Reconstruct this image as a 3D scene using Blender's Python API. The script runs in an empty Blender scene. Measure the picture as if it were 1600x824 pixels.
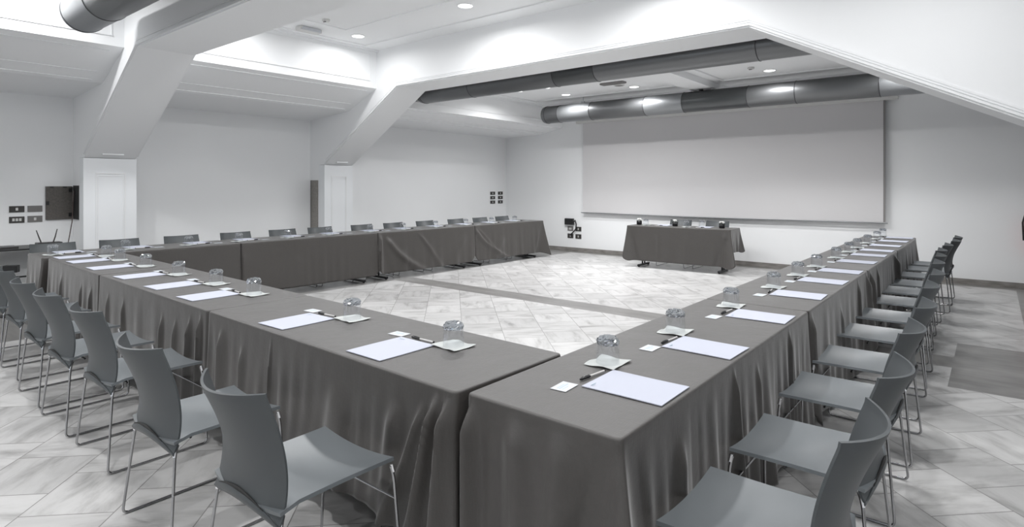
import bpy, math, random
from math import sin, cos, pi, radians, atan2, sqrt, exp
from mathutils import Vector, Matrix
random.seed(7)
S = bpy.context.scene
COL = S.collection

# ------------------------------------------------------------------ camera
TH = atan2(752.0, 922.0)
cd = bpy.data.cameras.new('camera'); cam = bpy.data.objects.new('camera', cd); COL.objects.link(cam)
cam.location = (0, 0, 1.48); cam.rotation_euler = (pi/2, 0, TH)
cd.sensor_width = 36; cd.lens = 922/1600*36; cd.shift_y = -123/1600; cd.clip_start = .02
S.camera = cam
# ------------------------------------------------------------------ world / exposure
w = bpy.data.worlds.new('world'); S.world = w; w.use_nodes = True
w.node_tree.nodes['Background'].inputs[0].default_value = (.75, .87, 1, 1)
w.node_tree.nodes['Background'].inputs[1].default_value = 1.0
S.view_settings.view_transform = 'Standard'; S.view_settings.look = 'None'
S.view_settings.gamma = 1; S.view_settings.use_curve_mapping = False
S.view_settings.exposure = 0.0
LAMP_W = 28.0          # watts of one ceiling downlight
FAR_W = 27.0
FILL_WINDOW_W = 4.0        # fill light at each of the windows added behind the camera
S.cycles.max_bounces = 10; S.cycles.diffuse_bounces = 6; S.cycles.glossy_bounces = 4
S.cycles.transmission_bounces = 8; S.cycles.transparent_max_bounces = 8
S.cycles.caustics_reflective = False; S.cycles.caustics_refractive = False
S.cycles.sample_clamp_indirect = 4; S.cycles.use_denoising = True

def area_light(name, loc, rot, energy, shape, sx, sy=None, col=(1, 1, 1), spread=180):
    d = bpy.data.lights.new(name, 'AREA'); d.energy = energy; d.shape = shape; d.size = sx
    if sy: d.size_y = sy
    d.color = col; d.spread = radians(spread)
    o = bpy.data.objects.new(name, d); COL.objects.link(o); o.location = loc; o.rotation_euler = rot
    return o
# unseen windows added behind the camera, area lights there fill the room
FILL_WINS = [(-7.6, 1.5), (-5.4, 1.5), (-3.2, 1.5), (-1.0, 1.5)]
for wx, ww in FILL_WINS:
    area_light('daylight', (wx, -2.93, 1.55), (-pi/2, 0, 0), FILL_WINDOW_W, 'RECTANGLE', ww-.1, 1.3, (.86, .93, 1))

# ------------------------------------------------------------------ materials
def mat(name, col, rough=.5, metal=0, spec=.5, **k):
    m = bpy.data.materials.new(name); m.use_nodes = True
    b = m.node_tree.nodes['Principled BSDF']
    b.inputs['Base Color'].default_value = (*col, 1); b.inputs['Roughness'].default_value = rough
    b.inputs['Metallic'].default_value = metal; b.inputs['Specular IOR Level'].default_value = spec
    for kk, v in k.items(): b.inputs[kk.replace('_', ' ')].default_value = v
    return m
def N(m, t, **k):
    n = m.node_tree.nodes.new(t)
    for a, v in k.items(): setattr(n, a, v)
    return n
def LK(m, a, b): m.node_tree.links.new(a, b)
def bump(m, scale, strength, dist=.002, detail=3, coord='Object', stretch=None):
    b = m.node_tree.nodes['Principled BSDF']
    tc = N(m, 'ShaderNodeTexCoord'); nz = N(m, 'ShaderNodeTexNoise'); bp = N(m, 'ShaderNodeBump')
    nz.inputs['Scale'].default_value = scale; nz.inputs['Detail'].default_value = detail
    bp.inputs['Strength'].default_value = strength; bp.inputs['Distance'].default_value = dist
    src = tc.outputs[coord]
    if stretch:
        mp = N(m, 'ShaderNodeMapping'); mp.inputs['Scale'].default_value = stretch; LK(m, src, mp.inputs[0]); src = mp.outputs[0]
    LK(m, src, nz.inputs[0]); LK(m, nz.outputs[0], bp.inputs['Height']); LK(m, bp.outputs[0], b.inputs['Normal'])
    return nz
def tone(m, scale, c0, c1, stretch=None, detail=4):
    b = m.node_tree.nodes['Principled BSDF']
    tc = N(m, 'ShaderNodeTexCoord'); nz = N(m, 'ShaderNodeTexNoise'); r = N(m, 'ShaderNodeValToRGB')
    nz.inputs['Scale'].default_value = scale; nz.inputs['Detail'].default_value = detail
    src = tc.outputs['Object']
    if stretch:
        mp = N(m, 'ShaderNodeMapping'); mp.inputs['Scale'].default_value = stretch; LK(m, src, mp.inputs[0]); src = mp.outputs[0]
    r.color_ramp.elements[0].position = .3; r.color_ramp.elements[1].position = .7
    r.color_ramp.elements[0].color = (*c0, 1); r.color_ramp.elements[1].color = (*c1, 1)
    LK(m, src, nz.inputs[0]); LK(m, nz.outputs[0], r.inputs[0]); LK(m, r.outputs[0], b.inputs['Base Color'])
    return m

M = {}
M['wall'] = mat('wall_paint', (.86, .87, .88), .7, spec=.25); bump(M['wall'], 60, .05)
M['white'] = mat('white_paint', (.89, .90, .91), .55, spec=.3); bump(M['white'], 60, .03)
M['trim'] = mat('molding_paint', (.86, .87, .88), .4)
M['column'] = mat('column_paint', (.86, .88, .90), .45, spec=.4)
M['screen'] = mat('screen_fabric', (.62, .612, .62), .9, spec=.1); bump(M['screen'], 3, .08, .01)
M['screen_edge'] = mat('screen_border', (.22, .21, .21), .6)
M['cloth'] = mat('taupe_cloth', (.042, .0375, .0345), .5, spec=.8, Sheen_Weight=.35, Sheen_Roughness=.35)
def cloth_nodes(m):
    b = m.node_tree.nodes['Principled BSDF']
    tc = N(m, 'ShaderNodeTexCoord')
    hs = []
    for st in ((260, 30, 30), (30, 260, 260)):
        mp = N(m, 'ShaderNodeMapping'); mp.inputs['Scale'].default_value = st
        nz = N(m, 'ShaderNodeTexNoise'); nz.inputs['Scale'].default_value = 1; nz.inputs['Detail'].default_value = 2
        LK(m, tc.outputs['Object'], mp.inputs[0]); LK(m, mp.outputs[0], nz.inputs[0]); hs.append(nz)
    ad = N(m, 'ShaderNodeMath', operation='ADD'); LK(m, hs[0].outputs[0], ad.inputs[0]); LK(m, hs[1].outputs[0], ad.inputs[1])
    big = N(m, 'ShaderNodeTexNoise'); big.inputs['Scale'].default_value = 5; big.inputs['Detail'].default_value = 3
    LK(m, tc.outputs['Object'], big.inputs[0])
    bp = N(m, 'ShaderNodeBump'); bp.inputs['Strength'].default_value = .3; bp.inputs['Distance'].default_value = .0015
    LK(m, ad.outputs[0], bp.inputs['Height'])
    bp2 = N(m, 'ShaderNodeBump'); bp2.inputs['Strength'].default_value = .35; bp2.inputs['Distance'].default_value = .012
    LK(m, big.outputs[0], bp2.inputs['Height']); LK(m, bp.outputs[0], bp2.inputs['Normal'])
    LK(m, bp2.outputs[0], b.inputs['Normal'])
    mr = N(m, 'ShaderNodeMapRange'); mr.inputs[1].default_value = .7; mr.inputs[2].default_value = 1.3; mr.inputs[3].default_value = .9; mr.inputs[4].default_value = 1.1
    LK(m, ad.outputs[0], mr.inputs[0])
    mx = N(m, 'ShaderNodeVectorMath', operation='SCALE'); mx.inputs[0].default_value = b.inputs['Base Color'].default_value[:3]
    LK(m, mr.outputs[0], mx.inputs['Scale']); LK(m, mx.outputs[0], b.inputs['Base Color'])
cloth_nodes(M['cloth'])
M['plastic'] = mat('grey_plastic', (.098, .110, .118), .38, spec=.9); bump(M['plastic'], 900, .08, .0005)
M['seat'] = mat('grey_plastic_seat_lit', (.135, .150, .161), .38, spec=.9); bump(M['seat'], 900, .08, .0005)  # same plastic as the backrest, lighter for the light falling on seats
M['back_shaded'] = mat('grey_plastic_back_shaded', (.070, .078, .083), .48, spec=.5); bump(M['back_shaded'], 900, .08, .0005)  # same plastic as the seat, darker for the shade on upright backs
M['chrome'] = mat('chrome', (.42, .42, .43), .2, 1)
M['fitting'] = mat('bright_chrome', (.9, .9, .92), .1, 1)
M['black'] = mat('black_metal', (.012, .012, .013), .4)
M['board'] = mat('table_board', (.16, .12, .09), .6)
M['paper'] = mat('white_paper', (.50, .52, .60), .7, spec=.2); bump(M['paper'], 40, .03)
M['card'] = mat('card_stock', (.58, .60, .63), .5)
M['ink'] = mat('pale_ink', (.42, .52, .60), .7)
M['napkin'] = mat('paper_napkin', (.58, .60, .59), .9, spec=.1); bump(M['napkin'], 200, .3, .001)
M['pen_clear'] = mat('pen_barrel', (.62, .61, .60), .15)
M['pen_black'] = mat('pen_black', (.01, .01, .012), .25)
M['duct'] = mat('duct_dark', (.17, .175, .18), .36, .65); bump(M['duct'], 30, .05)
M['duct_b'] = mat('duct_light', (.27, .28, .29), .42, .6); bump(M['duct_b'], 30, .05)  # lighter copy of the duct metal, stronger reflection put into the colour
M['duct_c'] = mat('duct_darker', (.10, .105, .108), .32, .65); bump(M['duct_c'], 30, .05)  # darker copy of the duct metal, weaker reflection put into the colour
M['seam'] = mat('duct_seam', (.08, .08, .085), .4, .6)
M['stone'] = tone(mat('baseboard_stone', (.2, .19, .18), .35), 6, (.17, .16, .15), (.3, .285, .27), (1, 1, 3))
M['grille'] = mat('speaker_grille', (.22, .21, .21), .6)
M['offwhite'] = mat('offwhite_plastic', (.62, .62, .61), .4)
M['dplate'] = mat('dark_plate', (.045, .042, .04), .4)
M['gplate'] = mat('grey_plate', (.17, .165, .16), .4)
M['cabinet'] = tone(mat('brown_metal', (.09, .082, .075), .5), 40, (.08, .073, .067), (.12, .11, .10))
M['taupe'] = tone(mat('taupe_metal', (.25, .235, .22), .5), 40, (.22, .205, .19), (.3, .285, .265))
M['cable'] = mat('cable_rubber', (.10, .075, .07), .5)
M['leaf'] = mat('white_petal', (.8, .8, .78), .6)
M['stem'] = mat('dark_foliage', (.02, .03, .02), .6)
M['red'] = mat('red_enamel', (.45, .03, .03), .3)
M['hole_shade'] = mat('recess_shade', (.02, .02, .02), .7)  # near black, stands for the shade inside openings
def glassmat(name, rough=0, bumpy=False):
    m = bpy.data.materials.new(name); m.use_nodes = True; nt = m.node_tree
    b = nt.nodes['Principled BSDF']; b.inputs['Base Color'].default_value = (.97, .985, 1, 1)
    b.inputs['Transmission Weight'].default_value = 1; b.inputs['Roughness'].default_value = rough; b.inputs['IOR'].default_value = 1.45
    if bumpy:
        tc = N(m, 'ShaderNodeTexCoord'); v = N(m, 'ShaderNodeTexVoronoi'); v.inputs['Scale'].default_value = 110
        bp = N(m, 'ShaderNodeBump'); bp.inputs['Strength'].default_value = 1; bp.inputs['Distance'].default_value = .006
        LK(m, tc.outputs['Object'], v.inputs[0]); LK(m, v.outputs[0], bp.inputs['Height']); LK(m, bp.outputs[0], b.inputs['Normal'])
    return m
def thin_glass(name, fac, rough, bumpy):
    m = bpy.data.materials.new(name); m.use_nodes = True; nt = m.node_tree; nt.nodes.clear()
    out = N(m, 'ShaderNodeOutputMaterial'); mx = N(m, 'ShaderNodeMixShader'); tr = N(m, 'ShaderNodeBsdfTransparent'); gl = N(m, 'ShaderNodeBsdfGlossy')
    tr.inputs[0].default_value = (.985, .99, .995, 1) if fac < .5 else (.80, .85, .91, 1); gl.inputs['Roughness'].default_value = rough
    lw = N(m, 'ShaderNodeLayerWeight'); lw.inputs[0].default_value = .25
    mr = N(m, 'ShaderNodeMapRange'); mr.inputs[3].default_value = fac; mr.inputs[4].default_value = min(1, fac+.22)
    LK(m, lw.outputs['Facing'], mr.inputs[0]); LK(m, mr.outputs[0], mx.inputs[0]); LK(m, tr.outputs[0], mx.inputs[1]); LK(m, gl.outputs[0], mx.inputs[2]); LK(m, mx.outputs[0], out.inputs[0])
    if bumpy:
        tc = N(m, 'ShaderNodeTexCoord'); v = N(m, 'ShaderNodeTexVoronoi'); v.inputs['Scale'].default_value = 120
        bp = N(m, 'ShaderNodeBump'); bp.inputs['Strength'].default_value = 1; bp.inputs['Distance'].default_value = .008
        LK(m, tc.outputs['Object'], v.inputs[0]); LK(m, v.outputs[0], bp.inputs['Height']); LK(m, bp.outputs[0], gl.inputs['Normal'])
    return m
M['glass'] = thin_glass('clear_glass', .02, .02, False); M['cutglass'] = thin_glass('cut_glass', .55, .02, False)
M['pane'] = glassmat('window_pane')
def emis(name, col, st):
    m = bpy.data.materials.new(name); m.use_nodes = True; nt = m.node_tree; nt.nodes.clear()
    e = nt.nodes.new('ShaderNodeEmission'); o = nt.nodes.new('ShaderNodeOutputMaterial')
    e.inputs[0].default_value = (*col, 1); e.inputs[1].default_value = st; nt.links.new(e.outputs[0], o.inputs[0]); return m
M['lamp'] = emis('lamp_glow', (1, .99, .97), 6)
M['sky'] = emis('window_daylight', (.8, .9, 1), 1.2)

def floor_material():
    m = bpy.data.materials.new('marble_floor'); m.use_nodes = True; nt = m.node_tree
    b = nt.nodes['Principled BSDF']; b.inputs['Specular IOR Level'].default_value = .4
    def math_(op, a, c=None, d=None):
        n = N(m, 'ShaderNodeMath', operation=op)
        for i, v in enumerate((a, c, d)):
            if v is None: continue
            if isinstance(v, (int, float)): n.inputs[i].default_value = v
            else: LK(m, v, n.inputs[i])
        return n.outputs[0]
    tc = N(m, 'ShaderNodeTexCoord'); sp = N(m, 'ShaderNodeSeparateXYZ'); LK(m, tc.outputs['Object'], sp.inputs[0])
    X, Y = sp.outputs[0], sp.outputs[1]
    q = .7071/.405
    a = math_('ADD', math_('MULTIPLY', X, q), math_('MULTIPLY', Y, q)); a = math_('ADD', a, .75)
    c = math_('SUBTRACT', math_('MULTIPLY', Y, q), math_('MULTIPLY', X, q))
    ia = math_('FLOOR', a)
    off = math_('MULTIPLY', math_('FLOORED_MODULO', ia, 2), .5); c = math_('ADD', c, off)
    ic = math_('FLOOR', c)
    fa = math_('SUBTRACT', a, ia); fc = math_('SUBTRACT', c, ic)
    def edge(f): return math_('MINIMUM', f, math_('SUBTRACT', 1, f))
    joint = math_('LESS_THAN', math_('MINIMUM', edge(fa), edge(fc)), .0065)
    par = math_('FLOORED_MODULO', math_('ADD', ia, ic), 2)          # vein direction alternates
    cid = N(m, 'ShaderNodeCombineXYZ'); LK(m, ia, cid.inputs[0]); LK(m, ic, cid.inputs[1])
    wn = N(m, 'ShaderNodeTexWhiteNoise', noise_dimensions='3D'); LK(m, cid.outputs[0], wn.inputs[0])
    rnd = wn.outputs['Value']
    # strips inside each tile: three slabs across the vein direction
    vx = N(m, 'ShaderNodeMix', data_type='FLOAT'); LK(m, par, vx.inputs[0]); LK(m, fa, vx.inputs[2]); LK(m, fc, vx.inputs[3])
    vy = N(m, 'ShaderNodeMix', data_type='FLOAT'); LK(m, par, vy.inputs[0]); LK(m, fc, vy.inputs[2]); LK(m, fa, vy.inputs[3])
    along, across = vx.outputs[0], vy.outputs[0]
    co = N(m, 'ShaderNodeCombineXYZ')
    LK(m, math_('ADD', math_('MULTIPLY', along, .55), math_('MULTIPLY', rnd, 37)), co.inputs[0])
    LK(m, math_('ADD', math_('MULTIPLY', across, 2.0), math_('MULTIPLY', rnd, 91)), co.inputs[1])
    n1 = N(m, 'ShaderNodeTexNoise'); n1.inputs['Scale'].default_value = 1.6; n1.inputs['Detail'].default_value = 7; n1.inputs['Roughness'].default_value = .6
    n1.inputs['Distortion'].default_value = .4; LK(m, co.outputs[0], n1.inputs[0])
    n2 = N(m, 'ShaderNodeTexNoise'); n2.inputs['Scale'].default_value = 1.1; n2.inputs['Detail'].default_value = 5; LK(m, tc.outputs['Object'], n2.inputs[0])
    r = N(m, 'ShaderNodeValToRGB'); e = r.color_ramp.elements
    e[0].position = .28; e[0].color = (.27, .267, .263, 1); e[1].position = .72; e[1].color = (.56, .556, .552, 1)
    k = e.new(.42); k.color = (.43, .426, .422, 1); k = e.new(.52); k.color = (.515, .511, .507, 1)
    LK(m, n1.outputs[0], r.inputs[0])
    br = math_('ADD', math_('MULTIPLY', rnd, .20), math_('ADD', math_('MULTIPLY', n2.outputs[0], .25), .80))
    sc = N(m, 'ShaderNodeVectorMath', operation='SCALE'); LK(m, r.outputs[0], sc.inputs[0]); LK(m, br, sc.inputs['Scale'])
    # plain grey strips framing the marble panels
    def inside(v, lo, hi): return math_('MULTIPLY', math_('GREATER_THAN', v, lo), math_('LESS_THAN', v, hi))
    strip = inside(Y, 5.95, 6.32)
    strip = math_('MAXIMUM', strip, math_('LESS_THAN', X, -7.2))
    strip = math_('MAXIMUM', strip, math_('MULTIPLY', math_('GREATER_THAN', X, -.26), inside(Y, 5.37, 6.9)))
    strip = math_('MAXIMUM', strip, math_('GREATER_THAN', X, .25))
    strip = math_('MAXIMUM', strip, math_('GREATER_THAN', Y, 10.86))
    n3 = N(m, 'ShaderNodeTexNoise'); n3.inputs['Scale'].default_value = 2.5; n3.inputs['Detail'].default_value = 7; n3.inputs['Roughness'].default_value = .65
    mp = N(m, 'ShaderNodeMapping'); mp.inputs['Scale'].default_value = (.8, 3.5, 1); LK(m, tc.outputs['Object'], mp.inputs[0]); LK(m, mp.outputs[0], n3.inputs[0])
    r3 = N(m, 'ShaderNodeValToRGB'); r3.color_ramp.elements[0].color = (.165, .161, .156, 1); r3.color_ramp.elements[1].color = (.27, .265, .258, 1)
    r3.color_ramp.elements[0].position = .3; r3.color_ramp.elements[1].position = .7
    LK(m, n3.outputs[0], r3.inputs[0])
    m1 = N(m, 'ShaderNodeMix', data_type='RGBA'); LK(m, joint, m1.inputs[0]); LK(m, sc.outputs[0], m1.inputs[6]); m1.inputs[7].default_value = (.22, .215, .21, 1)
    m2 = N(m, 'ShaderNodeMix', data_type='RGBA'); LK(m, strip, m2.inputs[0]); LK(m, m1.outputs[2], m2.inputs[6]); LK(m, r3.outputs[0], m2.inputs[7])
    LK(m, m2.outputs[2], b.inputs['Base Color'])
    rr = N(m, 'ShaderNodeMapRange'); LK(m, n1.outputs[0], rr.inputs[0]); rr.inputs[3].default_value = .27; rr.inputs[4].default_value = .33
    LK(m, rr.outputs[0], b.inputs['Roughness'])
    return m
M['floor'] = floor_material()

# ------------------------------------------------------------------ mesh helpers
class MB:
    def __init__(s): s.v = []; s.f = []
    def add(s, vs, fs):
        o = len(s.v); s.v += [tuple(v) for v in vs]; s.f += [tuple(i+o for i in f) for f in fs]; return s
    def box(s, x0, x1, y0, y1, z0, z1, T=None):
        vs = [Vector((x, y, z)) for z in (z0, z1) for y in (y0, y1) for x in (x0, x1)]
        if T: vs = [T @ v for v in vs]
        return s.add(vs, [(0, 2, 3, 1), (4, 5, 7, 6), (0, 1, 5, 4), (2, 6, 7, 3), (0, 4, 6, 2), (1, 3, 7, 5)])
    def prism(s, poly, y0, y1):      # polygon in XZ (counter-clockwise seen from -Y), extruded along Y
        n = len(poly)
        vs = [(x, y0, z) for x, z in poly]+[(x, y1, z) for x, z in poly]
        return s.add(vs, [tuple(range(n)), tuple(range(2*n-1, n-1, -1))]+[(i, i+n, (i+1) % n+n, (i+1) % n) for i in range(n)])
    def tube(s, path, r, seg=10, closed=False):
        P = [Vector(p) for p in path]; n = len(P); rings = []; up = None
        for i, p in enumerate(P):
            t = (P[min(i+1, n-1)]-P[max(i-1, 0)]).normalized()
            if up is None:
                up = Vector((0, 0, 1)) if abs(t.z) < .9 else Vector((1, 0, 0))
            a = (up - t*up.dot(t)).normalized(); b = t.cross(a); up = a
            rr = r[i] if isinstance(r, (list, tuple)) else r
            rings.append([p+(a*cos(2*pi*k/seg)+b*sin(2*pi*k/seg))*rr for k in range(seg)])
        vs = [v for g in rings for v in g]; fs = []
        for i in range(n-1):
            for k in range(seg):
                k2 = (k+1) % seg; fs.append((i*seg+k, i*seg+k2, (i+1)*seg+k2, (i+1)*seg+k))
        fs.append(tuple(range(seg-1, -1, -1))); fs.append(tuple((n-1)*seg+k for k in range(seg)))
        return s.add(vs, fs)
    def lathe(s, prof, c=(0, 0, 0), seg=24, axis='Z'):
        vs = []; fs = []; n = len(prof)
        for r, h in prof:
            for k in range(seg):
                a = 2*pi*k/seg
                p = (r*cos(a), r*sin(a), h)
                if axis == 'X': p = (h, r*cos(a), r*sin(a))
                vs.append((p[0]+c[0], p[1]+c[1], p[2]+c[2]))
        for i in range(n-1):
            for k in range(seg):
                k2 = (k+1) % seg; fs.append((i*seg+k, i*seg+k2, (i+1)*seg+k2, (i+1)*seg+k))
        fs.append(tuple(range(seg-1, -1, -1))); fs.append(tuple((n-1)*seg+k for k in range(seg)))
        return s.add(vs, fs)
    def sheet(s, fn, nu, nv, th):     # closed shell: fn(u,v) with u,v in 0..1, thickened by th along -normal
        P = [[Vector(fn(i/nu, j/nv)) for i in range(nu+1)] for j in range(nv+1)]
        top = []; bot = []
        for j in range(nv+1):
            for i in range(nu+1):
                du = P[j][min(i+1, nu)]-P[j][max(i-1, 0)]; dv = P[min(j+1, nv)][i]-P[max(j-1, 0)][i]
                n = du.cross(dv).normalized(); top.append(P[j][i]); bot.append(P[j][i]-n*th)
        W = nu+1; K = W*(nv+1); fs = []
        for j in range(nv):
            for i in range(nu):
                a = j*W+i; fs.append((a, a+1, a+1+W, a+W)); fs.append((K+a, K+a+W, K+a+1+W, K+a+1))
        for i in range(nu):
            fs.append((i, K+i, K+i+1, i+1)); a = nv*W+i; fs.append((a, a+1, K+a+1, K+a))
        for j in range(nv):
            a = j*W; fs.append((a, a+W, K+a+W, K+a)); a = j*W+nu; fs.append((a, K+a, K+a+W, a+W))
        return s.add(top+bot, fs)
    def build(s, name, m, parent=None, smooth=None, bevel=None):
        me = bpy.data.meshes.new(name); me.from_pydata(s.v, [], s.f); me.update(); me.materials.append(m)
        if smooth:
            me.shade_smooth(); me.set_sharp_from_angle(angle=radians(smooth))
        o = bpy.data.objects.new(name, me); COL.objects.link(o)
        if parent: o.parent = parent
        if bevel:
            md = o.modifiers.new('bevel', 'BEVEL'); md.width = bevel; md.segments = 3; md.limit_method = 'ANGLE'
        return o
def tag(o, label, cat, group=None):
    o['label'] = label; o['category'] = cat
    if group: o['group'] = group
    return o
def thing(name, label, cat, loc=(0, 0, 0), rz=0, group=None):
    o = bpy.data.objects.new(name, None); COL.objects.link(o); o.location = loc; o.rotation_euler = (0, 0, rz)
    o.empty_display_size = .1
    return tag(o, label, cat, group)
def struct(o): o['kind'] = 'structure'; return o
def dup(root, loc, rz, label, group=None):
    r = root.copy(); COL.objects.link(r); r.location = loc; r.rotation_euler = (0, 0, rz); r['label'] = label
    if group: r['group'] = group
    for ch in list(root.children):
        c = ch.copy(); COL.objects.link(c); c.parent = r
        for g in list(ch.children):
            d = g.copy(); COL.objects.link(d); d.parent = c
    return r
ORD = ['first', 'second', 'third', 'fourth', 'fifth', 'sixth', 'seventh', 'eighth', 'ninth', 'tenth', 'eleventh', 'twelfth']
def bend(pts, r, n=5):               # round the corners of a polyline
    P = [Vector(p) for p in pts]; out = [P[0]]
    for i in range(1, len(P)-1):
        a = (P[i-1]-P[i]).normalized(); b = (P[i+1]-P[i]).normalized()
        for k in range(n+1):
            t = k/n; p0 = P[i]+a*r; p2 = P[i]+b*r
            out.append(p0*(1-t)**2+P[i]*2*t*(1-t)+p2*t*t)
    out.append(P[-1]); return out

# ------------------------------------------------------------------ room shell
XL, XR, YB, YF = -9.42, 2.4, 11.06, -3.0
XLF = -9.2                      # the last bay's left wall stands a little further in
ZC, ZF = 3.6, 3.2               # ceilings of the near bays and of the far bay
R1, R2 = (2.38, 2.96), (5.87, 6.43)
struct(MB().box(XL-.2, XR+.2, YF-.2, YB+.2, -.12, 0).build('floor', M['floor']))
struct(MB().box(XL-.2, XL, YF, R2[1], 0, 2.7).box(XLF-.42, XLF, R2[1], YB, 0, 2.7).build('wall_left', M['wall']))
struct(MB().box(XL-.2, XR+.2, YB, YB+.2, 0, 3.75).build('wall_back', M['wall']))
struct(MB().box(XR, XR+.2, YF, YB, 0, 3.75).build('wall_right', M['wall']))
# front wall, behind the camera, with openings for the added windows
fw = MB(); x = XL-.2
for wx, ww in sorted(FILL_WINS):
    fw.box(x, wx-ww/2, YF-.2, YF, 0, 3.75); fw.box(wx-ww/2, wx+ww/2, YF-.2, YF, 0, .85); fw.box(wx-ww/2, wx+ww/2, YF-.2, YF, 2.25, 3.75); x = wx+ww/2
fw.box(x, XR+.2, YF-.2, YF, 0, 3.75)
struct(fw.build('wall_front', M['wall']))
for i, (wx, ww) in enumerate(sorted(FILL_WINS)):  # unseen, added as a source of fill light
    a, b = wx-ww/2, wx+ww/2
    wf = MB().box(a, a+.05, YF-.12, YF-.06, .85, 2.25).box(b-.05, b, YF-.12, YF-.06, .85, 2.25).box(a+.05, b-.05, YF-.12, YF-.06, .85, .9)
    wf.box(a+.05, b-.05, YF-.12, YF-.06, 2.2, 2.25).box(wx-.02, wx+.02, YF-.12, YF-.06, .9, 2.2)
    o = struct(wf.build('window_%d' % (i+1), M['trim']))
    MB().box(a+.05, wx-.02, YF-.095, YF-.089, .9, 2.2).box(wx+.02, b-.05, YF-.095, YF-.089, .9, 2.2).build('pane', M['pane'], o)
struct(MB().box(XL-.2, XR+.2, YF-.2, R2[0]+.2, ZC, ZC+.12).build('ceiling', M['white']))
fc = MB().box(XLF-.2, XR+.2, R2[0]+.2, YB, ZF, ZF+.12)
struct(fc.build('ceiling_far_bay', M['white']))

def rib(y0, y1, kx, name, dx=0):
    # attic truss boxed in plaster: slanting, level, slanting; closed up to the ceiling
    poly = [(XL, 0), (-9.14, 0), (-9.14, 1.83), (-8.97, 1.83), (kx, 2.975), (-1.83+dx, 3.005), (.40+dx, 1.85), (.40+dx, 0), (XR+.1, 0), (XR+.1, 3.62), (XL, 3.62)]
    mb = MB().prism(poly, y0, y1)
    o = struct(mb.build(name, M['white']))
    # fine raised molding along the lower edge of both faces
    low = [(-8.94, 1.86), (kx+.008, 2.99), (-1.825+dx, 3.02), (.42+dx, 1.86)]
    for yy, sgn in ((y0, -1), (y1, 1)):
        t = MB()
        for off, w_, d_ in ((0.0, .022, .022), (.03, .012, .012), (.052, .02, .008)):
            pts = []
            for x, z in low: pts.append((x, z+off))
            for i in range(3):
                (xa, za), (xb, zb) = pts[i], pts[i+1]
                ya, yb = sorted((yy, yy+sgn*d_))
                t.add([(xa, ya, za), (xb, ya, zb), (xb, ya, zb+w_), (xa, ya, za+w_), (xa, yb, za), (xb, yb, zb), (xb, yb, zb+w_), (xa, yb, za+w_)],
                      [(0, 1, 2, 3), (7, 6, 5, 4), (0, 4, 5, 1), (3, 2, 6, 7), (0, 3, 7, 4), (1, 5, 6, 2)])
        t.build('molding', M['trim'], o)
    # panelled cladding of the left column
    c0, c1 = y0-.01, y1+.01
    col = MB().box(-9.14, -8.965, c0, c1, 0, 1.825).build('column_cladding', M['column'], o)
    fr = MB()
    for z0, z1, ya, yb in ((1.62, 1.635, c0+.13, c1-.13), (.25, .265, c0+.13, c1-.13)): fr.box(-8.965, -8.957, ya, yb, z0, z1)
    for ya in (c0+.13, c1-.145): fr.box(-8.965, -8.957, ya, ya+.015, .265, 1.62)
    for ya in (c0+.155, c1-.163): fr.box(-8.965, -8.960, ya, ya+.008, .29, 1.6)
    fr.box(-8.965, -8.960, c0+.163, c1-.163, 1.592, 1.6)
    fr.build('column_molding', M['trim'], col)
    MB().box(-8.90, -8.86, y0+.17, y1-.17, 1.868, 1.885).build('slope_panel_edge', M['trim'], o)
    MB().box(.388+dx, .40+dx, c0, c1, 0, 1.825).build('column_cladding', M['column'], o)
    return o
rib(R1[0], R1[1], -7.16, 'ceiling_beam', 1.9)
rib(R2[0], R2[1], -7.05, 'ceiling_beam')

# sloping soffit along the left wall, one per bay, with the lit upright face above it
def soffit(y0, y1, wall, A, B, C, zc, name):
    poly = [(wall, A), (B[0], B[1]), C, (C[0], zc), (wall, zc)]
    o = struct(MB().prism(poly, y0, y1).build(name, M['white']))
    # inset panel lines on the slope
    dx, dz = C[0]-B[0], C[1]-B[1]; L = sqrt(dx*dx+dz*dz); nx, nz = dz/L, -dx/L
    t = MB()
    for f0, f1, h in ((.06, .085, .010), (.30, .315, .008), (.86, .885, .010)):
        P = []
        for f in (f0, f1):
            P.append((B[0]+dx*f, B[1]+dz*f))
        q = [(P[0][0], P[0][1]), (P[1][0], P[1][1]), (P[1][0]+nx*h, P[1][1]+nz*h), (P[0][0]+nx*h, P[0][1]+nz*h)]
        t.prism(q[::-1], y0+.12, y1-.12)
    t.build('slope_molding', M['trim'], o)
    # molded panel on the upright face
    u = MB(); zz0, zz1 = C[1]+.12, zc-.08
    if y1-y0 > .5:
        xx = C[0]
        u.box(xx, xx+.012, y0+.1, y1-.12, zz0-.012, zz0+.004).box(xx, xx+.007, y0+.1, y1-.12, zz1, zz1+.01)
        u.box(xx, xx+.007, y1-.13, y1-.12, zz0, zz1).box(xx, xx+.007, y0+.1, y0+.11, zz0, zz1)
        u.box(xx, xx+.05, y0, y1, zc-.03, zc)
        u.build('panel_molding', M['trim'], o)
    return o
soffit(YF, R1[0], XL, 2.62, (-8.28, 2.70), (-7.55, 3.02), ZC, 'soffit')
soffit(R1[1], R2[0], XL, 2.62, (-8.28, 2.70), (-7.55, 3.0), ZC, 'soffit')
soffit(R2[1], YB, XLF, 2.62, (-8.20, 2.64), (-7.55, 2.765), ZF+.02, 'soffit')
# box over the screen along the back wall
bs = MB().box(-7.55, XR, 10.28, YB, 2.88, ZF+.02)
struct(bs.build('soffit_back', M['white']))
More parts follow.
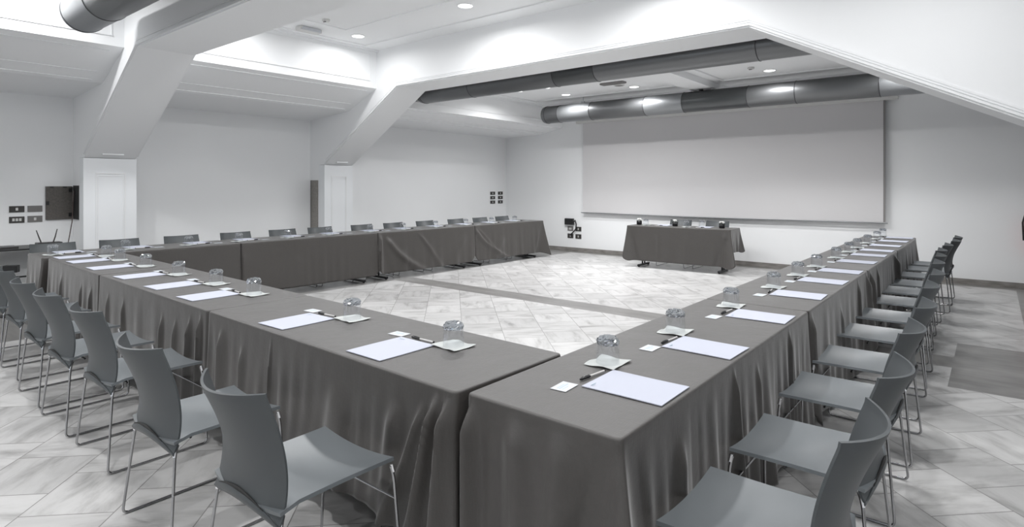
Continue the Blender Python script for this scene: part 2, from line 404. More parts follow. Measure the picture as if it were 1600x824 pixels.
# shallow beams and panel borders on the ceilings
struct(MB().box(-4.02, -3.62, R2[1], 10.3, 3.10, ZF).build('ceiling_rib', M['white']))
cp = MB()
def border(x0, x1, y0, y1, z, wd=.02, h=.012):
    cp.box(x0, x1, y0, y0+wd, z-h, z).box(x0, x1, y1-wd, y1, z-h, z).box(x0, x0+wd, y0+wd, y1-wd, z-h, z).box(x1-wd, x1, y0+wd, y1-wd, z-h, z)
border(-6.85, -.1, 3.2, 4.82, ZC); border(-7.4, .3, 3.1, 5.55, ZC, .03, .015)
border(-6.85, -.1, -2.5, 1.4, ZC)
border(-7.3, -4.2, 6.8, 9.7, ZF, .03, .02); border(-3.45, .3, 6.8, 9.7, ZF, .03, .02)
struct(cp.build('trim_1', M['trim']))
struct(MB().box(XLF, XR, YB-.018, YB, 0, .085).build('baseboard_back', M['stone']))
struct(MB().box(XL, XL+.018, YF, R1[0], 0, .085).box(XL, XL+.018, R1[1], R2[0], 0, .085).box(XLF, XLF+.018, R2[1], YB-.018, 0, .085).build('baseboard_left', M['stone']))
struct(MB().box(XR-.018, XR, YF, R1[0], 0, .085).box(XR-.018, XR, R1[1], R2[0], 0, .085).box(XR-.018, XR, R2[1], YB-.018, 0, .085).build('baseboard_right', M['stone']))

# ------------------------------------------------------------------ ducts
def duct(y, z, r, x0, x1, breaks, mats, label, hangers=(), zc=3.6):
    t = thing('air_duct', label, 'air duct', (0, y, z))
    xs = [x0+.10]+list(breaks)+[x1]
    MB().lathe([(r*.55, x0-.012), (r*.8, x0), (r*.93, x0+.02), (r, x0+.06), (r, x0+.10)], seg=40, axis='X').build('end_cap', M[mats[0]], t, 50)
    for i in range(len(xs)-1):
        MB().lathe([(r, xs[i]), (r, xs[i+1])], seg=40, axis='X').build('duct_section', M[mats[i % len(mats)]], t, 50)
        MB().lathe([(r+.002, xs[i]-.006), (r+.005, xs[i]-.003), (r+.005, xs[i]+.003), (r+.002, xs[i]+.006)], seg=40, axis='X').build('seam_band', M['seam'], t, 50)
    for hx, kind in hangers:
        hb = MB().tube([(hx, 0, r-.01), (hx, 0, zc-z)], .006 if kind == 'rod' else .03, 8)
        hb.box(hx-.03, hx+.03, -.02, .02, r-.005, r+.03)
        hb.build('hanger', M['chrome'] if kind == 'rod' else M['black'], t)
    return t
duct(9.8, 2.905, .175, -7.13, XR, (-6.72, -5.98, -4.85, -4.13, -3.05, -2.34, -1.24, -.2),
     ('duct', 'duct_b', 'duct', 'duct_b', 'duct_c', 'duct', 'duct', 'duct_b'), 'long dark metal air duct hanging in front of the projection screen', ((-6.2, 'rod'), (-3.85, 'bracket'), (-1.3, 'rod')), ZF)
duct(6.78, 3.02, .17, -7.5, -.45, (-6.3, -4.7, -4.05, -2.0, -1.2),
     ('duct', 'duct', 'duct_c', 'duct', 'duct'), 'dark metal air duct tucked behind the large slanting ceiling beam', ((-5.5, 'rod'), (-2.4, 'rod')), ZF)
duct(1.86, 3.2, .2, -7.1, XR, (-6.35, -5.2, -4.0, -2.8, -1.5),
     ('duct_b', 'duct', 'duct_c', 'duct'), 'dark metal air duct in the top left corner of the room', ((-6.0, 'rod'), (-3.4, 'rod')), ZC)

# ------------------------------------------------------------------ ceiling lights and fittings
def make_light(z, r):
    t = thing('ceiling_light', 'x', 'ceiling light', (0, 0, z), group='round recessed downlights')
    MB().lathe([(r+.02, 0), (r+.02, -.006), (r, -.010), (r-.002, -.002), (r-.002, 0)], seg=32).build('trim_ring', M['trim'], t, 40)
    MB().lathe([(r-.002, 0), (r-.002, -.004)], seg=32).build('diffuser', M['lamp'], t)
    return t
near = [(-7.0, 5.12), (-4.83, 5.05), (-2.55, 5.05), (-.3, 4.7), (-7.0, 3.5), (-4.83, 3.5), (-2.55, 3.5), (-.55, 3.5),
        (-7.0, 1.25), (-4.83, .6), (-2.55, .6), (-.3, .6), (-7.0, -1.6), (-4.83, -1.6), (-2.55, -1.6), (1.4, .6)]  # these rows are unseen, added to brighten the near bays
names = {0: 'round recessed ceiling light in the corner beside the exit light fitting', 1: 'round recessed ceiling light at top centre of the picture, above the slanting beam'}
proto = None
for i, (x, y) in enumerate(near):
    lab = names.get(i, 'round recessed ceiling light in the near bays, out of view, most added for brightness')
    if proto is None:
        proto = make_light(ZC, .085); o = proto; o.location = (x, y, ZC)
    else: o = dup(proto, (x, y, ZC), 0, lab)
    o['label'] = lab
    area_light('lamp_beam', (x, y, ZC-.02), (0, 0, 0), LAMP_W*(1.3 if x < -6.9 and y < 3 else .42 if x < -6.9 or (x > -1 and y > 4) else 1 if y > 3 else 1.1 if y > 0 else .8), 'DISK', .16, spread=170)
far = [(-6.3, 9.35), (-4.87, 9.35), (-2.6, 9.3), (-.9, 9.3)]
FL = ['round ceiling light nearest the left end of the far duct', 'round ceiling light left of the ceiling rib, before the far duct', 'round ceiling light right of the ceiling rib, before the far duct', 'round ceiling light of the far bay, hidden by the slanting beam']
for (x, y), lab in zip(far, FL):
    o = dup(proto, (x, y, ZF), 0, lab); o.scale = (.95, .95, 1)
    area_light('lamp_beam', (x, y, ZF-.02), (0, 0, 0), FAR_W*.62, 'DISK', .15, spread=150)
for i, (x, y) in enumerate([(-6.72, 8.45), (-6.1, 8.45), (-5.5, 8.4), (-4.9, 8.38), (-4.33, 8.35), (-2.8, 8.35), (-1.2, 8.3)]):
    if i == 5: lab = 'round ceiling light just above the near duct, right of the ceiling rib'
    elif i == 6: lab = 'round ceiling light of the far bay, behind the right slope of the beam'
    else: lab = '%s from the left of the ceiling lights cut by the near duct edge' % ORD[i]
    o = dup(proto, (x, y, ZF), 0, lab, 'lights peeping over the near duct'); o.scale = (.8, .8, 1)
    area_light('lamp_beam', (x, y, ZF-.02), (0, 0, 0), FAR_W*.72, 'DISK', .13, spread=160)

sp = thing('ceiling_speaker', 'round grey loudspeaker grille in the ceiling left of the top centre light', 'ceiling speaker', (-5.98, 3.98, ZC))
MB().lathe([(.125, 0), (.125, -.006), (.10, -.012), (.098, -.008), (.098, 0)], seg=36).build('rim', M['offwhite'], sp, 40)
MB().lathe([(.097, 0), (.097, -.007), (.05, -.010), (.001, -.011)], seg=36).build('grille', M['grille'], sp, 60)
o = dup(sp, (-5.0, 9.05, ZF), 0, 'round grey loudspeaker grille in the far ceiling above the far duct'); o.scale = (.75, .75, 1)
sd = thing('smoke_detector', 'small white smoke detector on the ceiling between speaker grille and exit light', 'smoke detector', (-6.62, 4.35, ZC))
MB().lathe([(.05, 0), (.05, -.018), (.036, -.03), (.001, -.034)], seg=28).build('base', M['offwhite'], sd, 50)
MB().box(-.02, .02, -.03, -.012, -.040, -.028).build('sensor', M['gplate'], sd)
o = dup(sd, (-2.75, 8.9, ZF), 0, 'small white smoke detector on the far ceiling right of the ceiling rib')
ex = thing('exit_light', 'white box shaped emergency light fitting on the ceiling near the corner', 'emergency light', (-7.18, 4.45, ZC))
MB().box(-.07, .07, -.16, .16, -.055, 0).build('housing', M['offwhite'], ex, bevel=.012)
MB().box(.07, .078, -.14, .14, -.05, -.006).build('diffuser', M['card'], ex)
pf = thing('ceiling_fixture', 'flat rectangular grey fixture on the far ceiling above the far duct', 'ceiling fixture', (-4.95, 8.75, ZF))
MB().box(-.22, .22, -.07, .07, -.03, 0).build('housing', M['grille'], pf, bevel=.01)
MB().box(-.2, .2, -.05, .05, -.034, -.0305).build('grille', M['gplate'], pf)

# ------------------------------------------------------------------ projection screen
ps = thing('projection_screen', 'large pale grey projection screen pulled down along the back wall', 'projection screen', (0, 10.96, 0))
def scr(u, v):
    return (-6.94+5.605*u, .006*sin(u*9)*(1-v)+.004*sin(u*23+v*3), .885+1.98*v - (1-v)*.012*sin(pi*u))
MB().sheet(scr, 40, 12, .002).build('screen_sheet', M['screen'], ps, 60)
MB().box(-1.350, -1.322, -.004, .004, .89, 2.86).build('side_border', M['screen_edge'], ps)
MB().tube([(-6.99, 0, .873), (-4.1, 0, .862), (-1.29, 0, .873)], .009, 12).build('bottom_bar', M['duct_b'], ps, 60)
MB().box(-7.1, -1.15, -.045, .05, 2.82, 2.88).build('case', M['offwhite'], ps, bevel=.008)

# ------------------------------------------------------------------ draped tablecloths and folding tables
def smooth(x): x = max(0, min(1, x)); return x*x*(3-2*x)
def tablecloth(cx, cy, L, W, ang, hang, free, label, amp=(.012,)*4, ridges=(), seed=1, step=.016, flare=.018, nrow=26):
    """hang/amp per side (-y, +x, +y, -x); free = outward cone of each corner (bl, br, tr, tl)."""
    rnd = random.Random(seed); ztop = .745; r = .022; hx, hy = L/2, W/2
    cor = [(-hx, -hy), (hx, -hy), (hx, hy), (-hx, hy)]; nor = [(0, -1), (1, 0), (0, 1), (-1, 0)]
    waves = [[(rnd.uniform(.10, .42), rnd.uniform(0, 6.28), rnd.uniform(.4, 1)) for _ in range(6)] for _ in range(4)]
    P = []   # (x, y, side, s along side, distance to corners a,b, corner idx/arc fraction)
    for k in range(4):
        a = Vector(cor[k]); b = Vector(cor[(k+1) % 4]); d = (b-a); ln = d.length; d /= ln
        n = max(6, int((ln-2*r)/step))
        for i in range(n+1):
            s = r+(ln-2*r)*i/n; p = a+d*s
            P.append((p, Vector(nor[k]), k, s, ln))
        c = b-d*r+Vector(nor[k])*(-r); n0 = Vector(nor[k]); n1 = Vector(nor[(k+1) % 4])
        for i in (1, 2, 3):
            t = i/4*pi/2; nn = n0*cos(t)+n1*sin(t); P.append((c+nn*r, nn, k, ln-r+r*t, ln))
    n = len(P); v = []; f = []
    rr = .010
    # top: inner ring + centre face
    for p, nn, k, s, ln in P: v.append((*(p-nn*.0125-nn*.004), ztop))
    f.append(tuple(range(n)))
    rows = [('roll', q) for q in (0, 22, 45, 68, 90)]+[('d', j/nrow) for j in range(1, nrow+1)]
    for kind, q in rows:
        for p, nn, k, s, ln in P:
            if kind == 'roll':
                t = radians(q); o = p+nn*(rr*sin(t)-rr); z = ztop-rr*(1-cos(t)); v.append((o.x, o.y, z)); continue
            c0, c1 = k, (k+1) % 4
            da, db = s, ln-s
            prev, nxt = (k-1) % 4, (k+1) % 4
            h = hang[k]
            if da < .10: h = hang[k]*smooth(.5+da/.2)+hang[prev]*(1-smooth(.5+da/.2))
            if db < .10: h = hang[k]*smooth(.5+db/.2)+hang[nxt]*(1-smooth(.5+db/.2))
            dq = h*q; cw = .022+.11*dq; ga = exp(-(da/cw)**2); gb = exp(-(db/cw)**2)
            h += .5*(free[c0]*exp(-(da/.08)**2)+free[c1]*exp(-(db/.08)**2))
            h = min(h, .735)
            d = h*q; g = (d/.7)**1.15
            A = amp[k]
            wv = 0
            for wl, ph, am in waves[k]: wv += am*sin(2*pi*(s+.08*d*sin(ph*3))/wl+ph)
            wv = max(-.6, wv/2.2)
            edge = smooth(da/.12)*smooth(db/.12)
            out = flare*d*(1 if A > .001 else .1)+A*(wv+.6)*g*edge*1.5
            for (rk, s0, a1, a2, ra, rw, g0) in ridges:
                if rk != k: continue
                sc = s0+a1*d+a2*d*d
                out += ra*exp(-((s-sc)/(rw*(.45+d)))**2)*smooth((d-g0)/.12)
            dirn = Vector(nn)
            if free[c0]*ga > .001 or free[c1]*gb > .001:
                ca = Vector(cor[c0]).normalized() if False else (Vector(nor[prev])+Vector(nor[k])).normalized()
                cb = (Vector(nor[nxt])+Vector(nor[k])).normalized()
                disp = ca*free[c0]*ga*g*1.15+cb*free[c1]*gb*g*1.15
            else: disp = Vector((0, 0))
            hol = (free[c0]*exp(-((da-2.1*cw)/(.8*cw))**2)+free[c1]*exp(-((db-2.1*cw)/(.8*cw))**2))*.3*g
            o = p+dirn*max(out-hol, .0005)+disp
            v.append((o.x, o.y, ztop-rr-d))
    R = len(rows)
    for i in range(n):
        j = (i+1) % n
        for k in range(R): f.append((k*n+i, (k+1)*n+i, (k+1)*n+j, k*n+j))
    me = bpy.data.meshes.new('tablecloth'); me.from_pydata(v, [], f); me.update(); me.materials.append(M['cloth'])
    me.shade_smooth(); me.set_sharp_from_angle(angle=radians(70))
    o = bpy.data.objects.new('tablecloth', me); COL.objects.link(o); o.location = (cx, cy, 0); o.rotation_euler = (0, 0, ang)
    so = o.modifiers.new('thickness', 'SOLIDIFY'); so.thickness = .0015; so.offset = -1
    return tag(o, label, 'tablecloth', 'taupe tablecloths')
def folding_table(cx, cy, L, W, ang, label):
    t = thing('folding_table', label, 'table', (cx, cy, 0), ang, 'folding conference tables')
    MB().box(-L/2+.03, L/2-.03, -W/2+.03, W/2-.03, .712, .740).build('tabletop', M['board'], t)
    for sx in (-1, 1):
        x = sx*(L/2-.20)
        MB().box(x-.022, x+.022, -W/2+.045, W/2-.045, .012, .045).build('foot', M['black'], t, bevel=.006)
        MB().tube([(x, -.05, .04), (x, -.05, .70)], .014, 10).tube([(x, .05, .04), (x, .05, .70)], .014, 10).build('leg', M['black'], t, 50)
        MB().box(x-.02, x+.02, -W/2+.07, W/2-.07, .69, .712).build('bracket', M['black'], t)
        MB().lathe([(.018, 0), (.018, .012)], (x, -W/2+.07, 0), 12).lathe([(.018, 0), (.018, .012)], (x, W/2-.07, 0), 12).build('glide', M['black'], t)
    MB().box(-L/2+.22, L/2-.22, -.012, .012, .66, .69).build('stretcher', M['black'], t)
    return t
def table_set(p0, p1, W, hang, free, lab, amp, ridges, seed, **k):
    """p0->p1 is the -y side edge of the cloth top, running in local +x."""
    p0 = Vector(p0); p1 = Vector(p1); d = p1-p0; L = d.length; d /= L; nrm = Vector((-d.y, d.x)); c = (p0+p1)/2+nrm*W/2
    a = atan2(d.y, d.x)
    folding_table(c.x, c.y, L-.01, W-.01, a, 'table under the '+lab.replace('taupe tablecloth', 'cloth'))
    tablecloth(c.x, c.y, L, W, a, hang, free, lab, amp, ridges, seed, **k)
G = .003
# right-hand row: -y side (local) is the room's +X side: run from far to near so that local -y faces +X
RX0, RX1 = -1.442, -.83
ys = [1.51, 3.74, 5.83, 7.83, 9.90]
rl = ['taupe tablecloth at the near corner of the right-hand row', 'taupe tablecloth second from the camera in the right-hand row',
      'taupe tablecloth third from the camera in the right-hand row', 'taupe tablecloth at the far end of the right-hand row']
for i in range(4):
    a, b = ys[i]+G, ys[i+1]-G
    nearfree, farfree = i == 0, i == 3
    # local -y = +X needs direction d with nrm=(-dy,dx) pointing to -X  -> d=(0,1)
    hang = (.66, .66 if farfree else .45, .62, .66 if nearfree else .45)
    amp = (.012, .012 if farfree else 0, .008, .010 if nearfree else 0)
    free = (.24 if nearfree else .035, .10 if farfree else (.03, .04, .05)[i], .04 if farfree else 0, .0)
    ridges = []
    if i == 0:
        ridges = [(3, .02, .04, .0, .055, .045, .0), (3, .22, .08, 0, .034, .09, .0), (3, .40, 0, 0, .026, .11, .0), (0, .42, -.12, 0, .022, .05, .1), (0, .95, 0, 0, .022, .03, .0), (0, 1.25, .05, 0, .02, .035, .05), (0, 1.8, 0, 0, .02, .03, .0)]
    if i == 1: ridges = [(0, .06, 0, 0, .03, .05, 0), (0, .9, .1, 0, .02, .04, .1), (0, 1.6, 0, 0, .02, .03, 0), (0, 2.0, .08, 0, .04, .05, 0)]
    if i == 2: ridges = [(0, .1, .1, 0, .04, .05, 0), (0, .5, 0, 0, .025, .03, 0), (0, 1.75, .12, 0, .05, .06, 0)]
    table_set((RX1, a), (RX1, b), RX1-RX0, hang, free, rl[i], amp, ridges, 11+i, **(dict(step=.008, nrow=44) if i == 0 else {}))
# near row, local -y faces the camera side (-Y)
def ny(x): return 1.49+.026*(-1.475-x)
xs = [-7.34, -5.64, -3.545, -1.470]
nl = ['taupe tablecloth at the left end of the near row', 'taupe tablecloth in the middle of the near row', 'taupe tablecloth at the right end of the near row']
for i in range(3):
    a, b = xs[i]+G, xs[i+1]-G
    hang = (.56 if i == 2 else .6, .45, .62, .45)
    amp = (.010, 0, .008, 0)
    ridges = []; free = [.02, .02, 0, 0]
    if i == 2:
        Lx = b-a
        ridges = [(0, Lx-.035, -.05, -.06, .06, .034, .0), (0, Lx-.085, -.20, -.06, .055, .034, .0), (0, Lx-.14, -.36, -.05, .03, .03, .05), (0, Lx-.30, -.25, .25, .03, .07, .08),
                  (0, .75, -.03, 0, .012, .012, .0), (0, .2, -.05, 0, .03, .05, .05), (0, 1.35, -.1, .1, .02, .09, .1), (0, .45, .0, 0, .025, .04, .1)]
        free = [.03, .05, 0, 0]
    if i == 1:
        ridges = [(0, .25, 0, 0, .02, .03, .1), (0, .6, .1, 0, .02, .03, .1), (0, 1.4, -.06, 0, .025, .035, .1), (0, 1.62, 0, 0, .025, .025, .1), (0, 1.85, -.03, 0, .03, .03, .05), (0, 2.0, -.02, 0, .035, .025, .02)]
    if i == 0: ridges = [(0, .55, 0, 0, .015, .03, .1), (0, 1.2, 0, 0, .02, .03, .1), (0, 1.5, -.05, 0, .02, .03, .1)]
    table_set((a, ny(a)), (b, ny(b)), .645, hang, free, nl[i], amp, ridges, 21+i, **(dict(step=.008, nrow=44) if i == 2 else dict(step=.011)))
# left-hand row: visible side faces +X -> direction +Y
def lx(y): return -7.37+.027*(y-2.3)
ysl = [1.60, 3.60, 5.69, 7.80, 9.82]
ll = ['taupe tablecloth at the near left corner of the left-hand row', 'smooth taupe tablecloth left of the dark gap in the left-hand row',
      'creased taupe tablecloth right of the gap in the left-hand row', 'taupe tablecloth with a swag fold at the far end of the left-hand row']
for i in range(4):
    a, b = ysl[i]+G, ysl[i+1]-G
    hang = (.64 if i < 2 else .63, .62 if i == 3 else .45, .22, .62 if i == 0 else .45)
    amp = (.004 if i < 2 else .006, .01 if i == 3 else 0, .003, .01 if i == 0 else 0)
    free = (.13 if i == 0 else (.03 if i == 2 else .0), .14 if i == 3 else (.02 if i == 1 else 0), .05 if i == 3 else 0, .03 if i == 0 else 0)
    ridges = []
    if i == 1: ridges = [(0, .05, -.05, 0, .012, .1, .1), (0, .75, .1, 0, .008, .1, .2)]
    if i == 2: ridges = [(0, .04, -.02, 0, .04, .05, 0), (0, .14, .3, 1.3, .032, .09, .05), (0, .75, 1.0, -.3, .02, .06, .02), (0, 1.9, -.5, 0, .015, .12, .1)]
    if i == 3: ridges = [(0, .0, .3, 1.7, .035, .07, .02), (0, .02, 1.2, -.2, .014, .06, .0), (0, .85, -.5, 0, .02, .1, .2)]
    table_set((lx(a), a), (lx(b), b), .64, hang, free, ll[i], amp, ridges, 31+i)
# head table before the screen: local -y faces the room (-Y)
table_set((-5.16, 9.62), (-3.32, 9.71), .56, (.61, .38, .20, .38), (.10, .15, .16, .07), 'taupe tablecloth on the head table before the screen',
          (.010, .02, .004, .015), [(0, .55, 0, 0, .01, .05, .1), (0, 1.1, 0, 0, .008, .05, .1), (0, 1.75, 0, 0, .025, .05, .02)], 41)

# ------------------------------------------------------------------ chairs
def make_chair():
    t = thing('chair', 'x', 'chair', group='grey plastic chairs on chrome sled legs')
    def seat(u, v):
        a = 2*u-1; y = .232-.452*v-.028*(1-a*a)*max(0, v-.8)/.2
        hw = .224-.006*sin(pi*v)
        z = .452-.020*(1-a*a)*(.55+.45*cos(v*3.0))-.014*sin(pi*min(1, v*1.05))**2*(1-a*a)
        if v > .85: z -= (v-.85)*.10
        return (a*hw, y, z)
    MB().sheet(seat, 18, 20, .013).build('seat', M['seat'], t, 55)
    def back(u, v):
        a = 1-2*u; q = 1-a*a
        ys_ = -.222+.030*sin(pi*min(1, v*1.05)**.8)-.040*v*v
        bl = .022+.060*v**.8
        z = .405+.425*v+.060*q*(1-v)**4-.012*q*v
        return (a*(.221-.014*v*v-.002*sin(pi*v)), ys_-bl*q, z)
    MB().sheet(back, 22, 26, -.009).build('backrest', M['back_shaded'], t, 55)
    def lip(u, v):
        a = 1-2*u; q = 1-a*a; w_ = sin(pi*v)
        return (a*.219, -.221-.022*q-.011*w_*(.3+.7*q)+.012*v, .404+.058*q-(.042*v)*(.5+.5*q)+.004*w_)
    MB().sheet(lip, 22, 8, -.006).build('rear_lip', M['back_shaded'], t, 60)
    sl = [(.150*k, -.2395-.014*(1-k*k)*.5, .404+.058*(1-(.15*k/.219)**2)+.004) for k in [j/8-1 for j in range(17)]]
    MB().tube(sl, [.0015+.005*(1-abs(j/8-1)) for j in range(17)], 8).build('slot_shade', M['hole_shade'], t, 60)  # black bar painted in for the shade of the gap under the back
    R = .0058
    for s in (-1, 1):
        pts = [(s*.217, .222, .434), (s*.224, .230, .40), (s*.262, .240, .0062), (s*.262, -.250, .0062), (s*.214, -.214, .40), (s*.206, -.20, .428)]
        pa = bend(pts[:1]+pts[1:], .028)
        MB().tube(pa, R, 10).build('leg_frame', M['chrome'], t, 60)
        MB().tube([(s*.218, .226, .440), (s*.2245, .2305, .412)], .0072, 10).build('front_fitting', M['fitting'], t, 60)
        MB().tube([(s*.206, -.206, .428), (s*.215, -.216, .385)], .0078, 10).build('rear_fitting', M['fitting'], t, 60)
    MB().tube([(-.231, .231, .315), (.231, .231, .315)], .0045, 8).build('crossbar', M['chrome'], t, 60)
    MB().tube([(-.13, .05, .414), (.13, .05, .414)], .005, 8).tube([(-.13, -.12, .412), (.13, -.12, .412)], .005, 8).build('seat_support', M['black'], t, 60)
    return t
chair0 = make_chair(); used = []
def place_chair(x, y, rz, label):
    if not used: used.append(1); chair0.location = (x, y, 0); chair0.rotation_euler = (0, 0, rz); chair0['label'] = label; return chair0
    return dup(chair0, (x, y, 0), rz, label)
RC = [1.88, 2.52, 3.27, 3.96, 4.72, 5.42, 6.17, 6.80, 7.36, 8.04, 8.70, 9.30]
RT = [-.30, -.30, -.32, -.32, -.35, -.36, -.40, -.42, -.44, -.42, -.375, -.38]
for i, (y, tx) in enumerate(zip(RC, RT)):
    lab = 'grey plastic chair nearest the camera in the right-hand row' if i == 0 else ('grey plastic chair furthest from the camera in the right-hand row' if i == 11 else 'grey plastic chair, %s from the camera along the right-hand row' % ORD[i])
    place_chair(tx-.258, y, pi/2, lab)
NCX = [-1.955, -2.76, -3.75, -4.45, -5.12, -5.93, -6.66]
NCY = [1.195, 1.195, 1.275, 1.27, 1.285, 1.33, 1.36]
for i, (x, y) in enumerate(zip(NCX, NCY)):
    lab = 'grey plastic chair with large back nearest the camera at the near row' if i == 0 else 'grey plastic chair, %s from the right along the near row' % ORD[i]
    place_chair(x, y, 0, lab)
LC = [1.86, 2.50, 3.19, 3.88, 4.56, 5.17, 5.93, 6.57, 7.28, 8.05, 8.72, 9.38]
for i, y in enumerate(LC):
    lab = 'grey plastic chair at the near left corner, in front of the wireless router' if i == 0 else ('grey plastic chair at the far end of the left-hand row' if i == 11 else 'grey chair back showing over the left-hand row, %s from the near corner' % ORD[i])
    place_chair(lx(y)-.64+.145, y, -pi/2-.027, lab)
place_chair(-4.50, 10.235, pi, 'grey plastic chair behind the head table, left one of the two')
place_chair(-3.83, 10.27, pi, 'grey plastic chair behind the head table, right one of the two')

# ------------------------------------------------------------------ place settings
ZT = .7465
def make_paper():
    t = thing('note_pad', 'x', 'note paper', group='blank white note sheets')
    def sh(u, v): return (-.118+.236*u, -.155+.31*v, .0035+.0006*sin(v*4+u*3))
    MB().sheet(sh, 6, 8, .003).build('sheet', M['paper'], t, 60)
    MB().box(-.095, -.06, .128, .131, .0045, .0048).box(-.095, -.075, .122, .124, .0045, .0048).build('printed_heading', M['ink'], t)
    return t
def make_card():
    t = thing('name_card', 'x', 'card', group='small white cards')
    MB().box(-.047, .047, -.032, .032, 0, .0012).build('card', M['card'], t)
    MB().box(-.032, .02, .010, .014, .0012, .0014).box(-.032, .032, .0, .005, .0012, .0014).box(-.032, .01, -.012, -.009, .0012, .0014).build('printed_lines', M['ink'], t)
    return t
def make_pen():
    t = thing('ballpoint_pen', 'x', 'pen', group='black capped pens')
    MB().tube([(-.02, 0, .0055), (.072, 0, .0055)], .0042, 10).build('barrel', M['pen_clear'], t, 60)
    MB().tube([(-.075, 0, .0057), (-.07, 0, .0057), (-.018, 0, .0057)], [.0035, .0055, .0055], 10).build('cap', M['pen_black'], t, 60)
    MB().box(-.062, -.025, -.0015, .0015, .0112, .0128).build('clip', M['pen_black'], t)
    MB().tube([(.072, 0, .0055), (.078, 0, .0055)], .0042, 10).build('end_plug', M['pen_black'], t, 60)
    return t
def make_napkin():
    t = thing('paper_napkin', 'x', 'napkin', group='white paper napkins')
    def sh(u, v):
        x = -.078+.156*u; y = -.066+.132*v
        x += .0025*sin(v*9+1)*(1 if u > .5 else -1)*abs(2*u-1)**3; y += .003*sin(u*8+.5)*(1 if v > .5 else -1)*abs(2*v-1)**3
        e = max(abs(2*u-1), abs(2*v-1))
        return (x, y, .0025+.0055*(.5+.5*sin(u*9+v*5))*e**4)
    MB().sheet(sh, 16, 16, .0012).build('napkin_sheet', M['napkin'], t, 70)
    return t
def make_glass():
    t = thing('drinking_glass', 'x', 'glass', group='upturned drinking glasses')
    prof = [(.0415, 0), (.0430, 0), (.0432, .02), (.0425, .050), (.0408, .0685), (.0388, .0695), (.0405, .048), (.0413, .02)]
    vs = MB(); seg = 28; n = len(prof)
    for r, h in prof:
        for k in range(seg): vs.v.append((r*cos(2*pi*k/seg), r*sin(2*pi*k/seg), h))
    for i in range(n):
        i2 = (i+1) % n
        for k in range(seg):
            k2 = (k+1) % seg; vs.f.append((i*seg+k, i*seg+k2, i2*seg+k2, i2*seg+k))
    vs.build('bowl', M['glass'], t, 50)
    rg = random.Random(9); b = MB(); sg = 26; pr = [(.0395, .0700), (.0412, .074), (.0412, .080), (.040, .085), (.038, .089), (.035, .093), (.031, .0965), (.025, .0985), (.018, .0985), (.010, .0980), (.002, .098)]
    b.lathe(pr, seg=sg)
    for q in range(sg, len(b.v)-sg):
        x, y, z = b.v[q]; f_ = 1+rg.uniform(-.07, .07); b.v[q] = (x*f_+rg.uniform(-.0008, .0008), y*f_+rg.uniform(-.0008, .0008), z+rg.uniform(-.0022, .0022))
    b.build('base', M['cutglass'], t)
    return t
P0 = dict(paper=make_paper(), card=make_card(), pen=make_pen(), napkin=make_napkin(), glass=make_glass()); first = set()
P0['glass'].scale = (1.12, 1.12, 1.09)
def put(kind, x, y, z, rz, label):
    if kind not in first:
        first.add(kind); o = P0[kind]; o.location = (x, y, z); o.rotation_euler = (0, 0, rz); o['label'] = label; return o
    return dup(P0[kind], (x, y, z), rz, label)
DESC = dict(paper='blank white note sheet', card='small white printed card', pen='black capped pen', napkin='white paper napkin', glass='upturned clear glass')
def setting(px, py, face, where, rnd, card=True, pen=True):
    """px,py: middle of the sheet; face: heading of the sitter (rotation of local +y)."""
    ca, sa = cos(face), sin(face)
    def W(r, f): return px+r*ca-f*sa, py+r*sa+f*ca
    j = lambda a: rnd.uniform(-a, a)
    put('paper', px, py, ZT, face+j(.03), DESC['paper']+' '+where)
    if card:
        x, y = W(-.165+j(.012), .195+j(.012)); put('card', x, y, ZT, face+j(.08), DESC['card']+' '+where)
    if pen:
        x, y = W(.0+j(.01), .178+j(.006)); put('pen', x, y, ZT, face+j(.12), DESC['pen']+' '+where)
    x, y = W(.19+j(.012), .215+j(.01)); put('napkin', x, y, ZT, face+j(.12), DESC['napkin']+' '+where)
    put('glass', x, y, ZT+.0028, face+j(3), DESC['glass']+' '+where)
rr_ = random.Random(5)
RP = [1.94, 2.61, 3.42, 4.25, 4.98, 5.64, 6.43, 7.11, 7.67, 8.35, 9.07, 9.70]
for i, y in enumerate(RP):
    setting(-1.005, y, pi/2, 'at the %s place from the camera on the right-hand row' % ORD[i], rr_)
NP = [-2.09, -2.90, -4.02, -4.63, -5.33, -6.09, -6.75, -7.24]
for i, x in enumerate(NP):
    setting(x, ny(x)+.20, 0, 'at the %s place from the right on the near row' % ORD[i], rr_)
LP = [1.93, 2.60, 3.26, 3.88, 4.55, 5.18, 5.90, 6.54, 7.27, 7.98, 8.68, 9.38]
for i, y in enumerate(LP):
    setting(lx(y)-.64+.20, y, -pi/2-.027, 'at the %s place from the near corner of the left-hand row' % ORD[i], rr_)
